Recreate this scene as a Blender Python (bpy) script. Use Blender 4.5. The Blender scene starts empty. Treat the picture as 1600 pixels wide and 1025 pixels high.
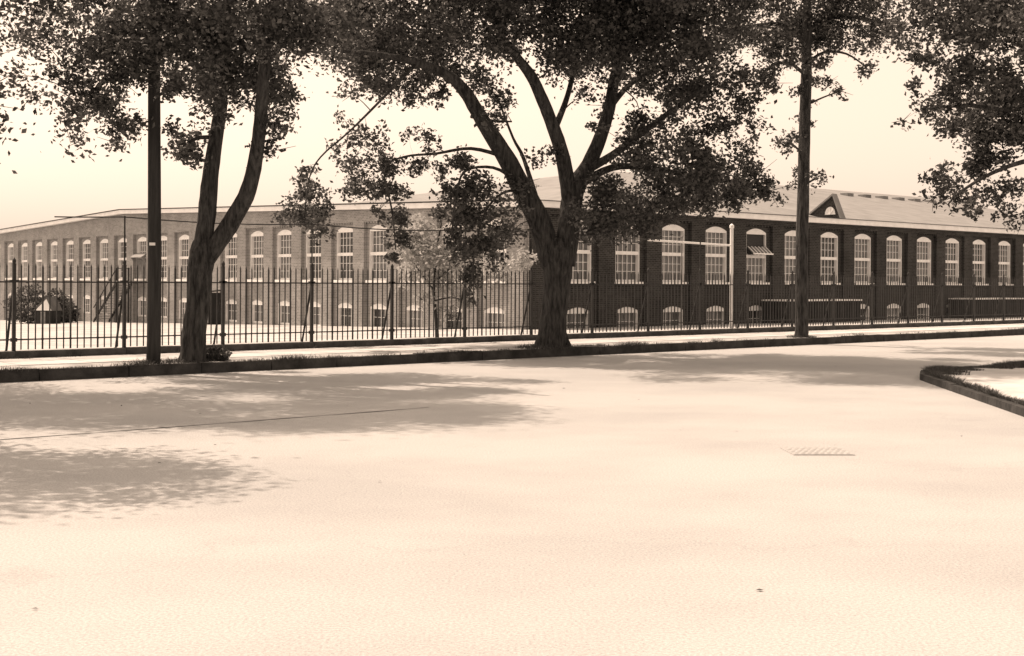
import bpy, math, random
import numpy as np
from mathutils import Vector, Matrix

random.seed(7)
rng = np.random.default_rng(11)
scene = bpy.context.scene
col = scene.collection

# ------------------------------------------------------------------ camera
F = 2000.0 / 1600.0                       # focal length in image widths
EYE = 2.0
cam_d = bpy.data.cameras.new('camera')
cam = bpy.data.objects.new('camera', cam_d)
col.objects.link(cam)
cam_d.sensor_width = 36.0
cam_d.lens = 36.0 * F
cam_d.shift_y = -(512.5 - 439.0) / 1600.0
cam_d.clip_start = 0.1
cam_d.clip_end = 6000
cam.matrix_world = (Matrix.Translation((0, 0, EYE)) @ Matrix.Rotation(math.radians(90), 4, 'X')
                    @ Matrix.Rotation(math.radians(0.34), 4, 'Z'))
scene.camera = cam

# ------------------------------------------------------------------ light
SUN_EL = 57.0
SUN_AZ = (-0.82, 0.57)                    # towards the sun, on the ground
TINT = (1.0, 0.79, 0.625)                  # old warm print light
world = bpy.data.worlds.new('World')
scene.world = world
world.use_nodes = True
wn = world.node_tree
wn.nodes.clear()
sky = wn.nodes.new('ShaderNodeTexSky')
sky.sky_type = 'NISHITA'
sky.sun_disc = False
sky.sun_elevation = math.radians(SUN_EL)
sky.sun_rotation = math.atan2(SUN_AZ[0], SUN_AZ[1])
sky.air_density = 1.3
sky.dust_density = 4.0
sky.ozone_density = 1.0
bw = wn.nodes.new('ShaderNodeRGBToBW')
tint = wn.nodes.new('ShaderNodeMixRGB')
tint.blend_type = 'MULTIPLY'
tint.inputs[0].default_value = 1.0
tint.inputs[2].default_value = (*TINT, 1)
bg = wn.nodes.new('ShaderNodeBackground')
bg.inputs[1].default_value = 0.115
wo = wn.nodes.new('ShaderNodeOutputWorld')
wn.links.new(sky.outputs[0], bw.inputs[0])
veil = wn.nodes.new('ShaderNodeMath')      # thin white summer overcast over the clear sky
veil.operation = 'MULTIPLY_ADD'
veil.inputs[1].default_value = 0.55
veil.inputs[2].default_value = 2.6
wn.links.new(bw.outputs[0], veil.inputs[0])
wn.links.new(veil.outputs[0], tint.inputs[1])
wn.links.new(tint.outputs[0], bg.inputs[0])
wn.links.new(bg.outputs[0], wo.inputs[0])

sun_d = bpy.data.lights.new('sun', 'SUN')
sun_d.energy = 2.7
sun_d.angle = math.radians(0.5)
sun_d.color = TINT
sun = bpy.data.objects.new('sun', sun_d)
col.objects.link(sun)
ce = math.cos(math.radians(SUN_EL))
sv = Vector((SUN_AZ[0] * ce, SUN_AZ[1] * ce, math.sin(math.radians(SUN_EL)))).normalized()
sun.rotation_euler = sv.to_track_quat('Z', 'Y').to_euler()
sun.location = (-30, 20, 40)

scene.view_settings.view_transform = 'Standard'
scene.view_settings.look = 'None'
scene.view_settings.gamma = 1.0
scene.view_settings.exposure = 1.17

# ------------------------------------------------------------------ frames
# street frame: s runs along the kerb, n away from the camera
E = (0.755, 0.656)
ANG = math.atan2(E[1], E[0])
E = (math.cos(ANG), math.sin(ANG))
N = (-E[1], E[0])


def SN(s, n, z=0.0):
    return Vector((s * E[0] + n * N[0], s * E[1] + n * N[1], z))


def on_line(px, n):
    """distance along the street where a thing seen at column px stands on the line n"""
    t = (px - 800) / 2000.0
    return (t * N[1] * n - N[0] * n) / (E[0] - E[1] * t)


def P(px, py, D):
    return Vector(((px - 800) / 2000.0 * D, D, EYE - (py - 439 - 0.006 * (px - 800)) / 2000.0 * D))


# ------------------------------------------------------------------ materials
def mat(name, c, rough=0.85, c2=None, scale=2.0, bump=0.0, bscale=20.0, detail=6.0, lo=0.35, hi=0.65,
        stretch=None, metallic=0.0, spec=0.3, coords='Object', dist=0.02):
    m = bpy.data.materials.new(name)
    m.use_nodes = True
    nt = m.node_tree
    b = nt.nodes['Principled BSDF']
    b.inputs['Roughness'].default_value = rough
    b.inputs['Metallic'].default_value = metallic
    b.inputs['Specular IOR Level'].default_value = spec
    if not isinstance(c, tuple):
        c = (c, c * .99, c * .98)
    b.inputs['Base Color'].default_value = (*c, 1)
    tc = nt.nodes.new('ShaderNodeTexCoord')
    mp = nt.nodes.new('ShaderNodeMapping')
    nt.links.new(tc.outputs[coords], mp.inputs[0])
    if stretch:
        mp.inputs['Scale'].default_value = stretch
    if c2 is not None:
        if not isinstance(c2, tuple):
            c2 = (c2, c2 * .99, c2 * .98)
        nz = nt.nodes.new('ShaderNodeTexNoise')
        nz.inputs['Scale'].default_value = scale
        nz.inputs['Detail'].default_value = detail
        nz.inputs['Roughness'].default_value = 0.62
        rp = nt.nodes.new('ShaderNodeValToRGB')
        rp.color_ramp.elements[0].position = lo
        rp.color_ramp.elements[1].position = hi
        rp.color_ramp.elements[0].color = (*c, 1)
        rp.color_ramp.elements[1].color = (*c2, 1)
        nt.links.new(mp.outputs[0], nz.inputs['Vector'])
        nt.links.new(nz.outputs['Fac'], rp.inputs[0])
        nt.links.new(rp.outputs[0], b.inputs['Base Color'])
    if bump:
        n2 = nt.nodes.new('ShaderNodeTexNoise')
        n2.inputs['Scale'].default_value = bscale
        n2.inputs['Detail'].default_value = 5
        bp = nt.nodes.new('ShaderNodeBump')
        bp.inputs['Strength'].default_value = bump
        bp.inputs['Distance'].default_value = dist
        nt.links.new(mp.outputs[0], n2.inputs['Vector'])
        nt.links.new(n2.outputs['Fac'], bp.inputs['Height'])
        nt.links.new(bp.outputs[0], b.inputs['Normal'])
    return m


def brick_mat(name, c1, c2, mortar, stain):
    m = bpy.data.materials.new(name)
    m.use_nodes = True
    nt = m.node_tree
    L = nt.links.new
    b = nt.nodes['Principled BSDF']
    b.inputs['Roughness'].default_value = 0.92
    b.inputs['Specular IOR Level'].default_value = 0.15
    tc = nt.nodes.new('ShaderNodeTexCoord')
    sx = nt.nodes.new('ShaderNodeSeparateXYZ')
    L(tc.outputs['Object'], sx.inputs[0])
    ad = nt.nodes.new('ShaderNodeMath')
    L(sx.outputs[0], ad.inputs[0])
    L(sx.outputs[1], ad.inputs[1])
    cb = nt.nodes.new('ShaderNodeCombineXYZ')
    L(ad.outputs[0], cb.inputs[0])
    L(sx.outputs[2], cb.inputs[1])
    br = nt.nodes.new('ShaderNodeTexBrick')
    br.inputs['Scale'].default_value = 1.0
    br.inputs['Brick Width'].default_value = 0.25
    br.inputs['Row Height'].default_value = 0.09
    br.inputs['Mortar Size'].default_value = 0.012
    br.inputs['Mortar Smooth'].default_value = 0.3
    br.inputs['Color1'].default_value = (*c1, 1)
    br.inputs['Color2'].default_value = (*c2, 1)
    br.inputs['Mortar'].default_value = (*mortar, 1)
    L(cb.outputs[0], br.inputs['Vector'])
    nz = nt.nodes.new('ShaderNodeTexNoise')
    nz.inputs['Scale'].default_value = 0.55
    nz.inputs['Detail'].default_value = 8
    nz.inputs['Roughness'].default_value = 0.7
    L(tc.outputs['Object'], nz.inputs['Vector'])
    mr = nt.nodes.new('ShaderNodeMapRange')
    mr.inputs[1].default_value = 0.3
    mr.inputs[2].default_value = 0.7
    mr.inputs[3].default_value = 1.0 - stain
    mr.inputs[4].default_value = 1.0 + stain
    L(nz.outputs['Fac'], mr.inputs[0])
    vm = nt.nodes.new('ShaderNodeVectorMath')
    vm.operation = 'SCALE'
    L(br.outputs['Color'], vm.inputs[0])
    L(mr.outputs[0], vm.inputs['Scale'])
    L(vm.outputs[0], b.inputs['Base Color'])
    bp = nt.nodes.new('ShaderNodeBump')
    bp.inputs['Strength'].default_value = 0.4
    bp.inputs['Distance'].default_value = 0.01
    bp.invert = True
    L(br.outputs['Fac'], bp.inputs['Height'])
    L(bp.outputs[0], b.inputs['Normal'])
    return m


def leaf_mat(name, c, c2, trans, rough=0.55):
    m = bpy.data.materials.new(name)
    m.use_nodes = True
    nt = m.node_tree
    L = nt.links.new
    out = nt.nodes['Material Output']
    b = nt.nodes['Principled BSDF']
    b.inputs['Roughness'].default_value = rough
    b.inputs['Specular IOR Level'].default_value = 0.35
    geo = nt.nodes.new('ShaderNodeNewGeometry')
    rp = nt.nodes.new('ShaderNodeValToRGB')
    rp.color_ramp.elements[0].color = (c, c * .99, c * .97, 1)
    rp.color_ramp.elements[1].color = (c2, c2 * .99, c2 * .97, 1)
    L(geo.outputs['Random Per Island'], rp.inputs[0])
    L(rp.outputs[0], b.inputs['Base Color'])
    tr = nt.nodes.new('ShaderNodeBsdfTranslucent')
    L(rp.outputs[0], tr.inputs['Color'])
    mx = nt.nodes.new('ShaderNodeMixShader')
    mx.inputs[0].default_value = trans
    L(b.outputs[0], mx.inputs[1])
    L(tr.outputs[0], mx.inputs[2])
    L(mx.outputs[0], out.inputs['Surface'])
    return m


M = {}
M['bark'] = mat('bark', 0.012, 0.95, 0.075, 4.5, bump=1.0, bscale=5, stretch=(3, 3, .55), dist=0.12)
M['pole_wood'] = mat('pole_wood', 0.022, 0.9, 0.045, 4.0, bump=.6, bscale=30, stretch=(3, 3, .25))
M['leaf_dark'] = leaf_mat('leaf_dark', 0.03, 0.13, 0.34)
M['leaf_sunlit'] = leaf_mat('leaf_sunlit', 0.34, 0.52, 0.40)  # pale leaf colour carries the sunlight on the sapling
M['grass'] = leaf_mat('grass_blades', 0.03, 0.09, 0.25)
M['brick_hazed'] = brick_mat('brick_hazed', (.20, .197, .194), (.28, .275, .27), (.38, .37, .36), .22)  # haze over the left wing painted in as a lighter brick colour
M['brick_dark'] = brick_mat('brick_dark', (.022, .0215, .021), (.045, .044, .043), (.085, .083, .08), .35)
M['white_paint'] = mat('white_paint', 0.88, 0.6, 0.76, 1.5, bump=.15, bscale=15)
M['glass'] = mat('window_glass', 0.06, 0.12, 0.16, 1.1, spec=0.6, bump=.12, bscale=1.5)
M['roof_pale'] = mat('roof_pale', 0.18, 0.8, 0.24, 0.8, bump=.2, bscale=6)
M['roof_dark'] = mat('roof_dark', 0.10, 0.8, 0.16, 0.8)
M['iron'] = mat('wrought_iron', 0.018, 0.6, 0.035, 12.0)
M['plinth'] = mat('plinth_stone', 0.04, 0.95, 0.09, 3.0, bump=.5, bscale=14)
M['kerb'] = mat('kerb_stone', 0.02, 0.95, 0.055, 2.2, bump=.8, bscale=10, dist=.03)
M['pavement'] = mat('pavement_concrete', 0.42, 0.9, 0.54, 1.2, bump=.2, bscale=8)
M['verge'] = mat('verge_soil', 0.20, 0.95, 0.42, 1.4, bump=.7, bscale=9, lo=.3, hi=.6)
M['yard'] = mat('yard_gravel', 0.30, 0.95, 0.46, 0.5, bump=.6, bscale=12)
M['earth'] = mat('earth', 0.30, 0.95, 0.42, 0.2)
M['tar'] = mat('tar_joint', 0.03, 0.7, 0.09, 2.5)
M['dark_wood'] = mat('dark_wood', 0.014, 0.9, 0.035, 3.0, bump=.5, bscale=14, stretch=(1, 1, .3))
M['grey_wood'] = mat('grey_wood', 0.14, 0.9, 0.24, 3.0, bump=.4, bscale=14)
M['drain'] = mat('drain_iron', 0.32, 0.8, 0.40, 9.0)
M['porcelain'] = mat('porcelain', 0.7, 0.2)
M['wire'] = mat('wire', 0.02, 0.6)


gt = M['glass'].node_tree
oi = gt.nodes.new('ShaderNodeObjectInfo')
gr_ = gt.nodes.new('ShaderNodeValToRGB')
gr_.color_ramp.elements[0].color = (.015, .015, .015, 1)
gr_.color_ramp.elements[1].color = (.20, .20, .20, 1)
gr_.color_ramp.elements[1].position = 1.0
gt.links.new(oi.outputs['Random'], gr_.inputs[0])
gt.links.new(gr_.outputs[0], gt.nodes['Principled BSDF'].inputs['Base Color'])


def road_material():
    m = bpy.data.materials.new('road_surface')
    m.use_nodes = True
    nt = m.node_tree
    L = nt.links.new
    b = nt.nodes['Principled BSDF']
    b.inputs['Roughness'].default_value = 0.88
    b.inputs['Specular IOR Level'].default_value = 0.3
    tc = nt.nodes.new('ShaderNodeTexCoord')
    mp = nt.nodes.new('ShaderNodeMapping')
    mp.inputs['Rotation'].default_value = (0, 0, -ANG)
    mp.inputs['Scale'].default_value = (.75, 1.0, 1)
    L(tc.outputs['Object'], mp.inputs[0])
    big = nt.nodes.new('ShaderNodeTexNoise')
    big.inputs['Scale'].default_value = 0.35
    big.inputs['Detail'].default_value = 7
    big.inputs['Roughness'].default_value = .6
    L(mp.outputs[0], big.inputs['Vector'])
    fine = nt.nodes.new('ShaderNodeTexNoise')
    fine.inputs['Scale'].default_value = 48
    fine.inputs['Detail'].default_value = 8
    fine.inputs['Roughness'].default_value = .8
    L(tc.outputs['Object'], fine.inputs['Vector'])
    rp = nt.nodes.new('ShaderNodeValToRGB')
    rp.color_ramp.elements[0].position = .36
    rp.color_ramp.elements[1].position = .60
    rp.color_ramp.elements[0].color = (.335, .335, .335, 1)
    rp.color_ramp.elements[1].color = (.395, .393, .39, 1)
    L(big.outputs['Fac'], rp.inputs[0])
    mr = nt.nodes.new('ShaderNodeMapRange')
    mr.inputs[1].default_value = .3
    mr.inputs[2].default_value = .7
    mr.inputs[3].default_value = .52
    mr.inputs[4].default_value = 1.40
    L(fine.outputs['Fac'], mr.inputs[0])
    vm = nt.nodes.new('ShaderNodeVectorMath')
    vm.operation = 'SCALE'
    L(rp.outputs[0], vm.inputs[0])
    L(mr.outputs[0], vm.inputs['Scale'])
    # hairline cracks
    vo = nt.nodes.new('ShaderNodeTexVoronoi')
    vo.feature = 'DISTANCE_TO_EDGE'
    vo.inputs['Scale'].default_value = .16
    wob = nt.nodes.new('ShaderNodeTexNoise')
    wob.inputs['Scale'].default_value = .9
    wob.inputs['Detail'].default_value = 6
    L(tc.outputs['Object'], wob.inputs['Vector'])
    mixv = nt.nodes.new('ShaderNodeVectorMath')
    mixv.operation = 'MULTIPLY_ADD'
    mixv.inputs[1].default_value = (2.2, 2.2, 0)
    L(wob.outputs['Color'], mixv.inputs[0])
    L(tc.outputs['Object'], mixv.inputs[2])
    L(mixv.outputs[0], vo.inputs['Vector'])
    cr = nt.nodes.new('ShaderNodeMapRange')
    cr.inputs[1].default_value = 0.0
    cr.inputs[2].default_value = 0.0035
    cr.inputs[3].default_value = 0.93
    cr.inputs[4].default_value = 1.0
    L(vo.outputs['Distance'], cr.inputs[0])
    vm2 = nt.nodes.new('ShaderNodeVectorMath')
    vm2.operation = 'SCALE'
    L(vm.outputs[0], vm2.inputs[0])
    L(cr.outputs[0], vm2.inputs['Scale'])
    L(vm2.outputs[0], b.inputs['Base Color'])
    bp = nt.nodes.new('ShaderNodeBump')
    bp.inputs['Strength'].default_value = .35
    bp.inputs['Distance'].default_value = .01
    L(fine.outputs['Fac'], bp.inputs['Height'])
    L(bp.outputs[0], b.inputs['Normal'])
    return m


M['road'] = road_material()


# ------------------------------------------------------------------ mesh helpers
class MB:
    def __init__(self):
        self.v, self.f = [], []

    def quad(self, a, b, c, d):
        i = len(self.v)
        self.v += [a, b, c, d]
        self.f.append((i, i + 1, i + 2, i + 3))

    def poly(self, pts):
        i = len(self.v)
        self.v += list(pts)
        self.f.append(tuple(range(i, i + len(pts))))

    def box(self, x0, x1, y0, y1, z0, z1):
        i = len(self.v)
        self.v += [(x0, y0, z0), (x1, y0, z0), (x1, y1, z0), (x0, y1, z0),
                   (x0, y0, z1), (x1, y0, z1), (x1, y1, z1), (x0, y1, z1)]
        for f in ((0, 3, 2, 1), (4, 5, 6, 7), (0, 1, 5, 4), (1, 2, 6, 5), (2, 3, 7, 6), (3, 0, 4, 7)):
            self.f.append(tuple(i + k for k in f))
        return self

    def prism(self, poly, ext):
        """closed prism: polygon of 3-D points pushed along the vector ext"""
        n = len(poly)
        i = len(self.v)
        ex = Vector(ext)
        self.v += [tuple(p) for p in poly] + [tuple(Vector(p) + ex) for p in poly]
        self.f.append(tuple(i + k for k in range(n)))
        self.f.append(tuple(i + n + k for k in reversed(range(n))))
        for k in range(n):
            j = (k + 1) % n
            self.f.append((i + k, i + n + k, i + n + j, i + j))
        return self

    def tube(self, pts, rad, seg=8, wob=0.0, cap=True):
        pts = [Vector(p) for p in pts]
        i0 = len(self.v)
        prev = None
        for k, p in enumerate(pts):
            d = (pts[min(k + 1, len(pts) - 1)] - pts[max(k - 1, 0)]).normalized()
            if prev is None:
                up = Vector((0, 1, 0)) if abs(d.y) < .9 else Vector((1, 0, 0))
                u = d.cross(up).normalized()
            else:
                u = (prev - d * prev.dot(d)).normalized()
            prev = u
            w = d.cross(u)
            r = rad[k] if isinstance(rad, (list, tuple)) else rad
            for a in range(seg):
                t = 2 * math.pi * a / seg
                q = r * (1 + wob * (random.random() - .5) + wob * .6 * math.sin(3 * t + k * .7))
                self.v.append(tuple(p + u * math.cos(t) * q + w * math.sin(t) * q))
        for k in range(len(pts) - 1):
            for a in range(seg):
                b = (a + 1) % seg
                self.f.append((i0 + k * seg + a, i0 + k * seg + b, i0 + (k + 1) * seg + b, i0 + (k + 1) * seg + a))
        if cap:
            self.f.append(tuple(i0 + a for a in reversed(range(seg))))
            self.f.append(tuple(i0 + (len(pts) - 1) * seg + a for a in range(seg)))
        return self

    def build(self, name, m, parent=None, smooth=False):
        me = bpy.data.meshes.new(name)
        me.from_pydata([tuple(v) for v in self.v], [], self.f)
        me.materials.append(m)
        if smooth:
            me.polygons.foreach_set('use_smooth', [True] * len(me.polygons))
        me.update()
        o = bpy.data.objects.new(name, me)
        col.objects.link(o)
        if parent:
            o.parent = parent
        return o


def link_mesh(name, me, parent=None):
    o = bpy.data.objects.new(name, me)
    col.objects.link(o)
    if parent:
        o.parent = parent
    return o


def tag(o, label, cat, group=None, kind=None):
    o['label'] = label
    o['category'] = cat
    if group:
        o['group'] = group
    if kind:
        o['kind'] = kind
    return o


def empty(name, loc=(0, 0, 0), rz=0.0):
    o = bpy.data.objects.new(name, None)
    col.objects.link(o)
    o.location = loc
    o.rotation_euler = (0, 0, rz)
    o.empty_display_size = .3
    return o


def structure(o):
    o['kind'] = 'structure'
    return o


def leaves_mesh(name, m, centers, size, up_bias=0.0, aspect=.62, fold=.25):
    """one mesh of small folded leaves, one island per leaf"""
    n = len(centers)
    c = np.asarray(centers)
    a = rng.normal(size=(n, 3))
    a[:, 2] = a[:, 2] * (1 - up_bias) - up_bias * .8
    a /= np.linalg.norm(a, axis=1)[:, None]
    b = rng.normal(size=(n, 3))
    b -= a * (a * b).sum(1)[:, None]
    b /= np.linalg.norm(b, axis=1)[:, None]
    nn = np.cross(a, b)
    L = (size * rng.uniform(.65, 1.35, n))[:, None]
    W = L * aspect * rng.uniform(.75, 1.15, n)[:, None]
    v = np.empty((n, 4, 3))
    v[:, 0] = c - a * L * .5
    v[:, 1] = c + b * W * .5 + nn * L * fold * .5
    v[:, 2] = c + a * L * .5
    v[:, 3] = c - b * W * .5 + nn * L * fold * .5
    me = bpy.data.meshes.new(name)
    me.vertices.add(n * 4)
    me.vertices.foreach_set('co', v.reshape(-1))
    me.loops.add(n * 4)
    me.loops.foreach_set('vertex_index', np.arange(n * 4, dtype=np.int32))
    me.polygons.add(n)
    me.polygons.foreach_set('loop_start', np.arange(0, n * 4, 4, dtype=np.int32))
    me.polygons.foreach_set('loop_total', np.full(n, 4, dtype=np.int32))
    me.materials.append(m)
    me.update(calc_edges=True)
    return me


# ------------------------------------------------------------------ the setting
def sn_sheet(name, m, s0, s1, rows, cuts=1):
    mb = MB()
    for (n0, z0), (n1, z1) in zip(rows[:-1], rows[1:]):
        for k in range(cuts):
            a = s0 + (s1 - s0) * k / cuts
            b = s0 + (s1 - s0) * (k + 1) / cuts
            mb.quad(SN(a, n0, z0), SN(b, n0, z0), SN(b, n1, z1), SN(a, n1, z1))
    return structure(mb.build(name, m))


KERB_N, FENCE_N = 24.8, 28.4


def yard_z(n):
    return .10 - .0205 * (n - FENCE_N)


sn_sheet('ground', M['earth'], -2500, 2500, [(-2500, -.12), (KERB_N, -.12), (28.5, -.10), (130, yard_z(130) - .1), (3000, -2.4)])
sn_sheet('road', M['road'], -160, 260, [(-140, 0), (KERB_N + .05, 0)])
sn_sheet('yard', M['yard'], -60, 150, [(28.3, yard_z(28.3)), (128, yard_z(128))])

k = MB()
s = -40.0
while s < 130:                            # kerb stones, slightly uneven
    L_ = random.uniform(1.6, 2.4)
    dz = random.uniform(-.012, .012)
    dn = random.uniform(-.012, .012)
    bot = [SN(s + .01, KERB_N + dn, -.1), SN(s + L_ - .01, KERB_N + dn, -.1),
           SN(s + L_ - .01, KERB_N + .2, -.1), SN(s + .01, KERB_N + .2, -.1)]
    k.prism(bot, (0, 0, .325 + dz))
    s += L_
structure(k.build('kerb', M['kerb']))
v_ = MB()
for a in range(-40, 130, 2):
    v_.quad(SN(a, KERB_N + .2, .215), SN(a + 2, KERB_N + .2, .215), SN(a + 2, 26.15, .232), SN(a, 26.15, .232))
structure(v_.build('verge', M['verge']))
pv = MB()
s = -40.0
while s < 130:                            # concrete flags with joints
    pv.prism([SN(s + .008, 26.0, .10), SN(s + 1.492, 26.0, .10), SN(s + 1.492, 28.22, .10), SN(s + .008, 28.22, .10)],
             (0, 0, .142 + random.uniform(-.003, .003)))
    s += 1.5
structure(pv.build('pavement', M['pavement']))

# tar joint in the road: a thin wandering strip
tj = MB()
pts = []
s = -12.0
ph = 0
while s < 12.5:
    ph += random.uniform(-.5, .5)
    pts.append((s, 16.05 + .03 * math.sin(ph) + .04 * math.sin(s * .6)))
    s += .25
for i in range(len(pts) - 1):
    w0 = .022 + .012 * math.sin(i * .9)
    w1 = .022 + .012 * math.sin((i + 1) * .9)
    (a, n0), (b, n1) = pts[i], pts[i + 1]
    tj.quad(SN(a, n0 - w0, .004), SN(b, n1 - w1, .004), SN(b, n1 + w1, .004), SN(a, n0 + w0, .004))
structure(tj.build('road_joint', M['tar']))

# corner pavement on the right
ring = [Vector((30, 42.5, 0)), Vector((14.0, 31.6, 0)), Vector((10.8, 29.1, 0)), Vector((9.6, 28.3, 0)), Vector((8.95, 27.5, 0)),
        Vector((8.62, 26.5, 0)), Vector((8.45, 25.0, 0)), Vector((8.2, 22.5, 0)), Vector((7.95, 20.0, 0)),
        Vector((7.3, 14.0, 0)), Vector((6.6, 8.0, 0)), Vector((6.2, 3.0, 0)), Vector((30, 3.0, 0))]
cp = MB()
cp.prism([(p.x, p.y, -.05) for p in ring], (0, 0, .17))
structure(cp.build('corner_pavement', M['pavement']))
ck = MB()
stones = []
for a, b in zip(ring[0:11], ring[1:12]):
    m_n = max(1, round((b - a).length / 1.3))
    for q in range(m_n):
        stones.append((a.lerp(b, q / m_n), a.lerp(b, (q + 1) / m_n)))
for a, b in stones:
    d = (b - a).normalized()
    a, b = a + d * .006, b - d * .006
    o_ = Vector((d.y, -d.x, 0)) * -.0
    out = Vector((-d.y, d.x, 0))
    if (a + out - Vector((15, 15, 0))).length < (a - Vector((15, 15, 0))).length:
        out = -out
    q = [a + out * .004, b + out * .004, b + out * .16, a + out * .16]
    ck.prism([(p.x, p.y, -.08) for p in q], (0, 0, .205 + random.uniform(-.012, .010)))
structure(ck.build('corner_kerb', M['kerb']))

# cobbled patch with a grate in the near road
dc = P(1278, 704, 15.15)
dr = empty('drain_cover', (dc.x, dc.y, 0), math.radians(2))
tag(dr, 'pale iron drain cover with raised studs set flat in the road, lower right', 'drain cover')
b_ = MB()
b_.box(-.36, .36, -.32, .32, -.03, .010)
b_.build('frame', M['drain'], dr)
b_ = MB()
b_.box(-.34, .34, -.30, .30, .0101, .0131)
for i in range(9):
    for j in range(7):
        x = -.30 + i * .075 + (.02 if j % 2 else -.01)
        y = -.26 + j * .085
        b_.box(x - .02, x + .02, y - .02, y + .02, .013, .0165)
b_.build('studded_plate', M['drain'], dr)

# ------------------------------------------------------------------ the mill
# local frame of the mill: origin at its corner, x along the street wing, y along the left wing
CS, CN = 38.9, 43.6
mill = empty('brick_mill', SN(CS, CN, 0), ANG)
tag(mill, 'long low brick mill with two wings of tall arched white windows behind the fence', 'factory')
XR = [42.05 - CS + 3.335 * i for i in range(0, 20)]       # window centres, street wing
YL = [46.05 - CN + 3.155 * i for i in range(0, 24)]       # window centres, left wing
LX, LY = XR[-1] + 2.5, YL[-1] + 2.3
SILL, SPR, RISE, WW = 2.0, 4.70, .22, 1.72
BS, BSPR, BRISE, BW = -.62, .60, .17, 1.5
DEP = .30


def gable(y):
    return 5.62 + (1.2 * y / 42.7 if y <= 42.7 else 1.2 - (y - 42.7) * .033)


def wing(centres, length, top, tr, m, zb):
    """wall sheet with arched openings and their brick reveals; tr maps (along, depth, z) to mill coordinates"""
    mb = MB()
    mids = [0.0] + [(a + b) / 2 for a, b in zip(centres[:-1], centres[1:])] + [length]

    def q(a, b, c, d):
        mb.quad(tr(*a), tr(*b), tr(*c), tr(*d))
    for c, x0, x1 in zip(centres, mids[:-1], mids[1:]):
        wl, wr = c - WW / 2, c + WW / 2
        q((x0, 0, zb), (wl, 0, zb), (wl, 0, top(wl)), (x0, 0, top(x0)))
        q((wr, 0, zb), (x1, 0, zb), (x1, 0, top(x1)), (wr, 0, top(wr)))
        # strips beside the narrower basement opening
        bl, brr = c - BW / 2, c + BW / 2
        q((wl, 0, zb), (bl, 0, zb), (bl, 0, SILL - .0), (wl, 0, SILL))
        q((brr, 0, zb), (wr, 0, zb), (wr, 0, SILL), (brr, 0, SILL))
        q((bl, 0, zb), (brr, 0, zb), (brr, 0, BS), (bl, 0, BS))
        S = 10
        for (l, w, spr, rise, topz) in ((bl, BW, BSPR, BRISE, lambda x: SILL), (wl, WW, SPR, RISE, top)):
            for k_ in range(S):
                ta, tb = k_ / S, (k_ + 1) / S
                xa, xb = l + w * ta, l + w * tb
                za = spr + rise * (1 - (2 * ta - 1) ** 2)
                zc = spr + rise * (1 - (2 * tb - 1) ** 2)
                q((xa, 0, za), (xb, 0, zc), (xb, 0, topz(xb)), (xa, 0, topz(xa)))
                q((xa, 0, za), (xa, DEP, za), (xb, DEP, zc), (xb, 0, zc))
        for (l, w, z0, spr) in ((bl, BW, BS, BSPR), (wl, WW, SILL, SPR)):
            q((l, 0, z0), (l, DEP, z0), (l, DEP, spr), (l, 0, spr))
            q((l + w, 0, z0), (l + w, 0, spr), (l + w, DEP, spr), (l + w, DEP, z0))
            q((l, 0, z0), (l + w, 0, z0), (l + w, DEP, z0), (l, DEP, z0))
    return mb


tr_r = lambda a, d, z: (a, d, z)
tr_l = lambda a, d, z: (d, a, z)
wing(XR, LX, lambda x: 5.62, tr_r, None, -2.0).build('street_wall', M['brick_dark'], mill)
wing(YL, LY, gable, tr_l, None, -3.2).build('side_wall', M['brick_hazed'], mill)
mb = MB()
mb.quad((LX, 0, -2), (LX, LY, -2), (LX, LY, 5.6), (LX, 0, 5.6))
mb.quad((0, LY, -3.2), (LX, LY, -3.2), (LX, LY, 5.2), (0, LY, 5.2))
mb.build('rear_wall', M['brick_dark'], mill)

# raised brick piers between the windows and the band above them
PR = .20


def brick_box(tr, a0, a1, d0, d1, z0, z1a, z1b):
    m_ = MB()
    pts_ = [(a0, d0, z0), (a1, d0, z0), (a1, d0, z1b), (a0, d0, z1a)]
    p3 = [Vector(tr(*p)) for p in pts_]
    ext = Vector(tr(0, d1 - d0, 0)) - Vector(tr(0, 0, 0))
    m_.prism(p3, ext)
    return m_


def piers(centres, length, tr, m, zb):
    mids = [0.62] + [(a + b) / 2 for a, b in zip(centres[:-1], centres[1:])] + [length - .5]
    for k_, x in enumerate(mids):
        h = .52 if 0 < k_ < len(mids) - 1 else .5
        brick_box(tr, x - h, x + h, -PR, .0, zb, 5.10, 5.10).build('pier', m, mill)


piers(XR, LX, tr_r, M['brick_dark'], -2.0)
piers(YL, LY, tr_l, M['brick_hazed'], -3.2)


def band(length, tr, m, top):
    mb_ = MB()
    cuts = [-PR if tr is tr_r else 0.0]
    step = length / 24
    xs = [0.0 + step * i for i in range(25)]
    if tr is tr_r:
        xs[0] = -PR
    if 42.7 < length and tr is tr_l:
        xs = sorted(xs + [42.7])
    for a, b in zip(xs[:-1], xs[1:]):
        mb_.prism([tr(a, -PR, 5.10), tr(b, -PR, 5.10), tr(b, -PR, top(b)), tr(a, -PR, top(a))],
                  Vector(tr(0, PR - .002, 0)))
    # corbel teeth under the band
    x = .1
    while x < length:
        z = 5.02
        mb_.prism([tr(x, -PR + .04, z), tr(x + .13, -PR + .04, z), tr(x + .13, -PR + .04, 5.10), tr(x, -PR + .04, 5.10)],
                  Vector(tr(0, PR - .045, 0)))
        x += .26
    return mb_


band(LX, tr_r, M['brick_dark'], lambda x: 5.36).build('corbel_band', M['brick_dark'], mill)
band(LY, tr_l, M['brick_hazed'], lambda y: gable(y) - .26).build('corbel_band', M['brick_hazed'], mill)

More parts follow.
